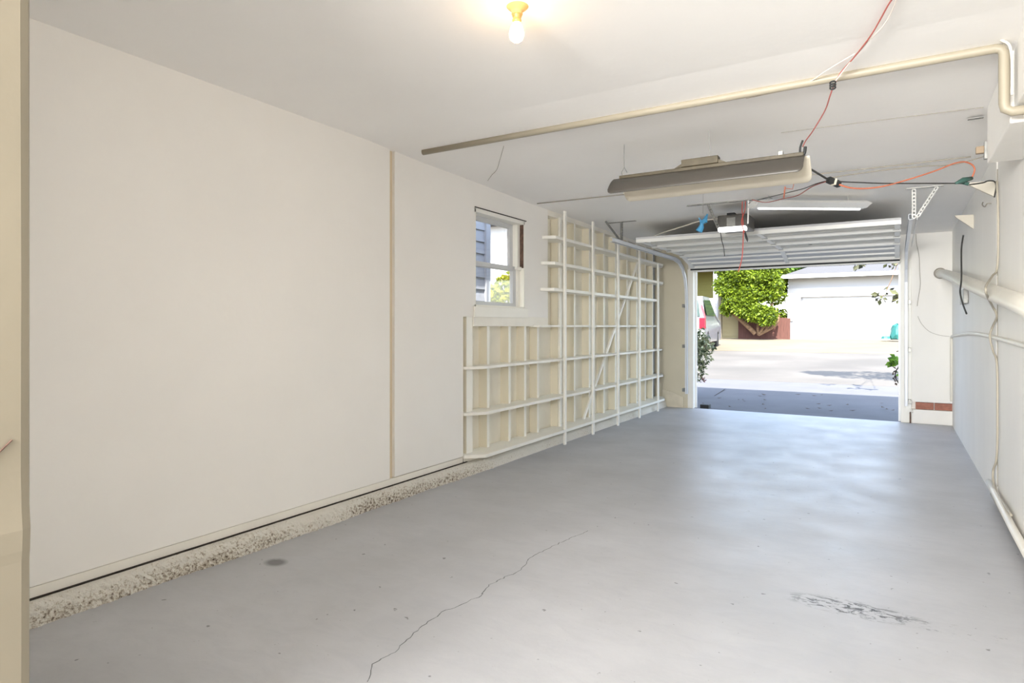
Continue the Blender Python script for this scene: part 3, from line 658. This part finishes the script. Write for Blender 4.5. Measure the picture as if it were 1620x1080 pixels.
jl = MB().prism([(j0.x,j0.y,-.0285),(j0.x+.018,j0.y,-.0285),(j1.x+.018,j1.y,gz(j1.y)+.0005),(j1.x,j1.y,gz(j1.y)+.0005)],(0,0,.0015)).build('slab_joint', M['gap'], g1)
bk = MB().box(-2.55,-2.42,9.72,9.85,-.03,.03,.004).build('dark_block', M['dark'], None); tag(bk, 'small dark block at the left foot of the door opening', 'block')
# fallen leaves on the apron
proto = None
for k in range(26):
    x = random.uniform(-2.6,.0); y = random.uniform(9.9,11.9)
    if proto is None:
        b = MB(); b.quad([(-.03,0,.004),(0,-.014,.001),(.03,0,.008),(0,.014,.001)]); o = b.build('fallen_leaf', M['leafdebris'])
        md = None; proto = o
    else:
        o = proto.copy(); C.objects.link(o)
    o.location = (x, y, gz(y)+.003); o.rotation_euler = (0,0,random.uniform(0,3.1)); s = random.uniform(.9,1.9); o.scale = (s,s,s)
    tag(o, 'small dry fallen leaf on the shaded driveway apron', 'leaf', 'fallen leaves on the driveway')

# ------------------------------------------------------------------ foliage
def foliage(name, m, blobs, n, size, parent=None, seed=1, flat=1.0):
    R = random.Random(seed); b = bmesh.new()
    for _ in range(n):
        c, r = R.choice(blobs) if len(blobs) > 1 else blobs[0]
        while True:
            v = Vector((R.uniform(-1,1),R.uniform(-1,1),R.uniform(-1,1)))
            if .25 < v.length < 1: break
        v = v.normalized()*(v.length**.5)
        p = Vector(c)+Vector((v.x*r[0],v.y*r[1],v.z*r[2]))
        d = Vector((R.uniform(-1,1),R.uniform(-1,1),R.uniform(-1,.6))).normalized(); s = size*R.uniform(.6,1.4)
        a = d.orthogonal().normalized(); a.rotate(Matrix.Rotation(R.uniform(0,6.28),3,d)); w = s*.28*flat
        up = d.cross(a)
        q = [b.verts.new(x) for x in (p, p+d*s*.5+a*w+up*s*.06, p+d*s, p+d*s*.5-a*w+up*s*.06)]
        b.faces.new(q)
    me = bpy.data.meshes.new(name); b.to_mesh(me); b.free(); me.materials.append(m)
    o = bpy.data.objects.new(name, me); C.objects.link(o)
    if parent: o.parent = parent; o.matrix_parent_inverse = Matrix.Translation(-parent.location)
    return o
# left bush outside the jamb
bs = empty('variegated_shrub', (-2.95,10.6,0)); tag(bs, 'pale variegated shrub just outside the left door jamb', 'shrub')
bb = [at(1104,535,10.8), at(1112,548,10.7), at(1100,540,10.8), at(1108,562,10.8), at(1100,585,10.8), at(1092,560,10.8), at(1082,545,10.9), at(1080,580,10.9)]
foliage('foliage', M['leafv'], [(c, (.17,.2,.2)) for c in bb], 1500, .065, bs, 3)
sm_ = MB(); sm_.tube(smooth_path([at(1085,636,10.7),at(1090,612,10.7),at(1097,580,10.8),at(1103,545,10.8)]),[.03]*13+[.02]*6,7); sm_.tube([at(1100,560,10.8),at(1118,545,10.7),at(1128,540,10.7)],.006,5); sm_.tube([at(1105,590,10.8),at(1113,603,10.8)],.006,5)
sm_.build('stem', M['bark'], bs)
foliage('flower', mat('dusky_red_flower', srgb(130,60,66), .7), [(at(1112,600,10.8),(.03,.03,.05))], 24, .04, bs, 5)
# right sprigs
rs = empty('climbing_plant', (.1,10.4,0)); tag(rs, 'green leafy plant with dark stems beside the right jamb', 'plant')
foliage('foliage', M['leafg'], [(at(1424,570,10.3),(.09,.08,.07)),(at(1415,572,10.3),(.05,.05,.03)),(at(1428,590,10.3),(.06,.06,.05))], 90, .075, rs, 8, 1.4)
sm_ = MB(); sm_.tube(smooth_path([at(1436,640,10.3),at(1428,615,10.3),at(1418,600,10.3),at(1417,588,10.3),at(1424,575,10.3),at(1427,550,10.3),at(1430,500,10.3)]),.008,6); sm_.tube(smooth_path([at(1428,553,10.3),at(1418,556,10.3)]),.006,5); sm_.tube(smooth_path([at(1428,520,10.3),at(1422,510,10.3),at(1427,500,10.3),at(1421,492,10.3)]),.006,5)
sm_.build('stem', mat('dark_stem', srgb(54,48,42), .8), rs)
foliage('dry_leaf', M['leafdebris'], [(at(1419,595,10.3),(.05,.04,.12))], 30, .05, rs, 12)
# overhanging tree right of the door (its shade falls on the street)
tr = empty('overhanging_tree', (1.9,12.0,0)); tag(tr, 'small tree overhanging the driveway from the right', 'tree')
sm_ = MB(); sm_.tube(smooth_path([(1.9,12.0,-.1),(1.85,12.0,1.4),(1.6,12.1,2.6),(1.0,12.2,3.3),(.2,12.2,3.7)]),[.09]*10+[.05]*15,8)
for tip in (at(1395,470,11.6), at(1420,478,11.6), at(1360,418,11.6), at(1411,420,11.6)):
    sm_.tube(smooth_path([(.45,12.0,3.4),(tip.x*.4+.35,11.8,3.0),(max(tip.x,.05)+.03 if False else tip.x+.12,11.65,tip.z+.25),tuple(tip)]),.005,5)
sm_.build('trunk', M['bark'], tr)
foliage('crown', M['leafg'], [((.5,12.2,3.9),(1.0,.8,.3)),((-.3,12.3,3.9),(.5,.45,.2)),((1.5,12.2,3.7),(1,1,.4))], 2200, .13, tr, 21)
foliage('hanging_leaves', leafmat('grey_olive_leaves', srgb(44,44,34), srgb(96,98,66), .2), [(at(1393,468,11.6),(.07,.05,.05)),(at(1402,458,11.6),(.06,.05,.05)),(at(1425,470,11.6),(.04,.04,.05)),(at(1411,418,11.6),(.10,.05,.04)),(at(1360,417,11.6),(.08,.05,.03))], 60, .11, tr, 22)

# ------------------------------------------------------------------ across the street: white garage
FG = empty('white_garage_building', (-1.3,33,.6)); tag(FG, 'white detached garage with grey hip roof across the street', 'building')
gx0, gx1, gy = -4.25, 3.0, 31.6
wv = MB(); wv.box(gx0,gx1,gy+.02,gy+6,.5,3.45); wv.box(gx0,gx0+.55,gy-.18,gy+.03,.5,2.95); wv.box(gx0+.55,gx1,gy-.18,gy+.03,2.55,2.95)
wv.box(2.1,gx1,gy-.18,gy+.03,.5,2.6)
wv.build('wall', M['whitehouse'], FG)
dd = MB()
for k in range(4): dd.box(gx0+.62,1.9,gy-.03,gy+.02,.62+k*.49,.62+k*.49+.48,.01)
dd.build('overhead_door', M['whitehouse'], FG)
ea = 3.46
rv = MB(); a, b_, c_, d_ = (gx0-.35,gy-.7,ea),(gx1+.35,gy-.7,ea),(gx1+.35,gy+6.5,ea),(gx0-.35,gy+6.5,ea); r1, r2 = (gx0+3.0,gy+2.9,ea+1.5),(gx1-3.0,gy+2.9,ea+1.5)
for q_ in ([a,b_,r2,r1],[b_,c_,r2],[c_,d_,r1,r2],[d_,a,r1],[a,d_,c_,b_]): rv.quad(q_)
bmesh.ops.remove_doubles(rv.b, verts=rv.b.verts, dist=.001)
rv.build('roof', M['roof'], FG)
MB().box(gx0-.38,gx1+.38,gy-.78,gy-.68,ea-.08,ea+.08).build('fascia', M['white'], FG)
MB().box(gx0+.12,gx0+.24,gy-.25,gy-.18,1.45,1.6).build('wall_lamp', M['galv'], FG)

# porch house at left
PH = empty('porch_house', (-9,34,.6)); tag(PH, 'olive sided house with white porch posts left of the tree', 'house')
def lap(x0, x1, y, z0, z1, step, m, nm, parent, axis='y'):
    b = MB(); z = z0
    while z < z1-.01:
        zt = min(z+step, z1)
        if axis == 'y': b.prism([(x0,y-.03,z),(x0,y,z),(x0,y,zt),(x0,y-.008,zt)],(x1-x0,0,0))
        else: b.prism([(y+.03,x0,z),(y,x0,z),(y,x0,zt),(y+.008,x0,zt)],(0,x1-x0,0))
        z += step
    return b.build(nm, m, parent)
def X_(px, y): return at(px, 500, y).x
Yh = 33.0
lap(X_(1040,Yh+1.5), X_(1136,Yh+1.5), Yh+1.5, .6, 5.5, .16, M['olive'], 'siding', PH)
MB().box(X_(1040,Yh+1.5),X_(1136,Yh+1.5),Yh+1.5,Yh+5,.5,5.5).build('wall', M['olive'], PH)
for p0, p1 in ((1092.5,1098),(1129,1136)): MB().box(X_(p0,Yh),X_(p1,Yh),Yh-.1,Yh+.1,.6,4.4).build('porch_post', M['whitehouse'], PH)
MB().box(X_(1040,Yh),X_(1133,Yh),Yh-.12,Yh+.12,.5,at(1110,472,Yh).z).build('porch_wall', M['whitehouse'], PH)
MB().box(X_(1040,Yh),X_(1137,Yh),Yh-.3,Yh+1.6,at(1110,427,Yh).z,at(1110,427,Yh).z+.4).build('porch_beam', M['beigeh'], PH)
Yb = 31.4
lap(X_(1137,Yb), X_(1180,Yb), Yb, .55, 3.2, .2, M['beigeh'], 'siding', PH)
MB().box(X_(1137,Yb),X_(1180,Yb),Yb,Yb+1.2,.5,3.2).build('annex_wall', M['beigeh'], PH)
MB().box(X_(1137,30.8),X_(1142,30.8),30.7,30.95,.5,4.6,.03).build('corner_post', mat('grey_corner_post', srgb(120,112,96), .8), PH)

# fence
fe = empty('board_fence', (-5.3,31.2,.6)); tag(fe, 'red brown board fence under the green tree', 'fence')
x = X_(1168,31.0)
while x < X_(1246,31.0):
    MB().box(x,x+.13,30.98,31.02,.6,random.uniform(1.5,1.62)).build('board', M['fence'], fe); x += .133
# big tree
TT = empty('green_tree', (-5.6,30.5,.6)); tag(TT, 'large bright green tree in front of the brown fence', 'tree')
blobs = []
R = random.Random(4)
for k in range(75):
    px = R.uniform(1150,1250); py = R.uniform(400,472); blobs.append((at(px,py,R.uniform(31.2,32.6) if px > 1215 else R.uniform(29.8,30.8)),(.5,.5,R.uniform(.2,.45))))
for px, py in ((1208,492),(1196,488),(1218,496),(1156,478),(1150,462),(1228,480),(1182,480),(1168,474),(1212,505),(1190,498),(1176,492),(1170,486)): blobs.append((at(px,py,29.9),(.36,.4,.26)))
for px, py in ((1236,486),(1240,470),(1232,498),(1243,455),(1243,440),(1240,480),(1228,505)): blobs.append((at(px,py,31.9),(.4,.4,.3)))
for px, py in ((1142,425),(1146,440),(1140,450),(1148,412),(1150,488)): blobs.append((at(px,py,30.2),(.28,.3,.3)))
for px, py in ((1222,435),(1228,450),(1224,465),(1230,478),(1218,420),(1226,410)): blobs.append((at(px,py,30.3),(.35,.4,.28)))
blobs = [(c, r_) for c, r_ in blobs if c.x < -4.25-r_[0]*.9]
foliage('crown', M['leaf'], blobs, 46000, .155, TT, 31, .75)
tk = MB(); base = at(1195,528,30.4)
tk.tube(smooth_path([base, at(1185,518,30.4), at(1168,502,30.4), at(1160,492,30.4), at(1166,470,30.6)]),.10,8)
for a_ in ((1215,500),(1232,498),(1205,490),(1222,470)): tk.tube(smooth_path([at(1200,530,30.4),at(a_[0]-6,515,30.4),at(a_[0],a_[1],30.5)]),.06,7)
tk.build('trunk', M['bark'], TT)
T2 = empty('green_tree', (-5.5,42,1.0)); tag(T2, 'darker green tree rising behind the white garage roof', 'tree')
foliage('crown', M['leafg'], [(at(R.uniform(1225,1312),R.uniform(385,424),R.uniform(40.5,42)),(1.1,1.0,.8)) for k in range(24)], 9000, .3, T2, 33)
MB().tube([(-5.5,42,.3),(-5.4,42,3),(-5.2,42,5)],.2,8).build('trunk', M['bark'], T2)

# teal bag on terracotta planter
bgq = empty('teal_bag', at(1420,537,30.0)); tag(bgq, 'teal plastic bag by the far white garage, right side', 'bag')
c = at(1420,536,30.0)
tb = MB(); tb.lathe([(0,0),(.28,0),(.30,.15),(.24,.40),(.16,.55),(.06,.62),(0,.63)], c, (0,0,1), 10)
for v in tb.b.verts: v.co += Vector((random.uniform(-.04,.04),random.uniform(-.04,.04),random.uniform(-.03,.03)))
tb.lathe([(0,0),(.2,0),(.16,.1),(0,.13)], c+Vector((-.4,0,0)), (0,0,1), 9)
tb.build('bag_body', M['tealbag'], bgq)

# ------------------------------------------------------------------ parked car
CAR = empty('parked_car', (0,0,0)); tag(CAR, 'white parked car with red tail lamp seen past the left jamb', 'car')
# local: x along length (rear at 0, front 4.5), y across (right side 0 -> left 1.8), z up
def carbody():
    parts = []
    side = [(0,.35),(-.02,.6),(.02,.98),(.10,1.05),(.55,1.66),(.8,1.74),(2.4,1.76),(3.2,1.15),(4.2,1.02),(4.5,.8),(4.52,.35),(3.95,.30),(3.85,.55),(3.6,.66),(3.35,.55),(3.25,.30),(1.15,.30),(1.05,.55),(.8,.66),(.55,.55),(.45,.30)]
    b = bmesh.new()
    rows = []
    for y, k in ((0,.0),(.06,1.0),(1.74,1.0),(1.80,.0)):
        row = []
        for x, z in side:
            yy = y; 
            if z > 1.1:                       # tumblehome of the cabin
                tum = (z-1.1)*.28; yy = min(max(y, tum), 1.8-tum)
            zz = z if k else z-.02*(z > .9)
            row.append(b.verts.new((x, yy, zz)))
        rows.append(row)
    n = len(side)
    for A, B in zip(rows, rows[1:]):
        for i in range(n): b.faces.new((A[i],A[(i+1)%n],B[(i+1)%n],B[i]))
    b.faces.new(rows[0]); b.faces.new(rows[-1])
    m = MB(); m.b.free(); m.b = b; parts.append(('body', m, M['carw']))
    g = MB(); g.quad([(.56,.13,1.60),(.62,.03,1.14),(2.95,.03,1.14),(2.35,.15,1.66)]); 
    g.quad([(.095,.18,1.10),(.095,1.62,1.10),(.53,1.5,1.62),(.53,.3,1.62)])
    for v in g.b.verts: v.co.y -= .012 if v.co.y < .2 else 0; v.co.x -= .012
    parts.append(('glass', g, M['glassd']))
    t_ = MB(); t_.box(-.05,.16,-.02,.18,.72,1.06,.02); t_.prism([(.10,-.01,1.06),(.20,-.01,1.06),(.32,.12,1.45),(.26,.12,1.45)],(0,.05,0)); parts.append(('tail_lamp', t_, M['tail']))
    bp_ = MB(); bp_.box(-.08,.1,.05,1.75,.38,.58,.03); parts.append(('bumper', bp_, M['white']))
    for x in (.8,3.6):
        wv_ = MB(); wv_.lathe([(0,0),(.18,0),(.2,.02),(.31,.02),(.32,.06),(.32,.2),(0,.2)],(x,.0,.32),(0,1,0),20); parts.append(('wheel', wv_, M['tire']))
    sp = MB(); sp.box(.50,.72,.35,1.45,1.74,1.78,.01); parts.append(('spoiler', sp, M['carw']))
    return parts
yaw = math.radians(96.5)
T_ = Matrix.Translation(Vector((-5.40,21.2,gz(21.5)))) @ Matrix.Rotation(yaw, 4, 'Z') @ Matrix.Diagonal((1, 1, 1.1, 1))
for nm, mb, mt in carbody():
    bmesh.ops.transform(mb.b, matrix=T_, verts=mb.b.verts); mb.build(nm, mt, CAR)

# ------------------------------------------------------------------ beyond the window
NH = empty('neighbour_house', (-4.8,5,0)); tag(NH, 'pale blue-grey lap sided house wall outside the window', 'house')
lap(1.0, 7.0, -4.65, 0, 3.6, .155, M['lap'], 'siding', NH, axis='x')
MB().box(-8.5,-4.652,1.0,7.0,-.1,3.6).build('wall', M['lap'], NH)
MB().box(-4.68,-4.60,6.93,7.03,0,3.6).build('corner_board', M['lap'], NH)
MB().box(-8.5,-4.2,.8,7.2,3.3,3.42).build('eave', M['lap'], NH)
HB = empty('white_back_house', (-13,20,0)); tag(HB, 'white house glimpsed through the window above the hedge', 'house')
MB().box(-17,-9.8,18,24,-.1,4.6).build('wall', M['whitehouse'], HB)
MB().box(-12.6,-11.8,17.96,18.0,2.3,3.3).build('window', M['galv'], HB)
MB().prism([(-17.4,17.6,4.6),(-9.4,17.6,4.6),(-13.4,17.6,6.2)],(0,7,0)).build('roof', M['roof'], HB)
HG = empty('yellow_green_hedge', (-6.3,10.2,0)); tag(HG, 'yellow-green hedge seen through the lower window pane', 'hedge')
foliage('foliage', M['leafy'], [((-6.9,10.2,1.2),(.7,.7,.85)),((-6.2,10.3,1.45),(.6,.6,.8)),((-5.6,10.5,1.5),(.6,.6,.85)),((-6.5,10.1,.8),(.9,.6,.8)),((-5.2,10.7,1.2),(.6,.6,.9))], 16000, .11, HG, 41)
foliage('lower_foliage', M['leafv'], [((-6.2,9.6,.75),(1.0,.5,.72))], 1500, .10, HG, 42)
MB().tube([(-6.2,10.3,-.05),(-6.2,10.3,1.2)],.06,7).build('stem', M['bark'], HG)
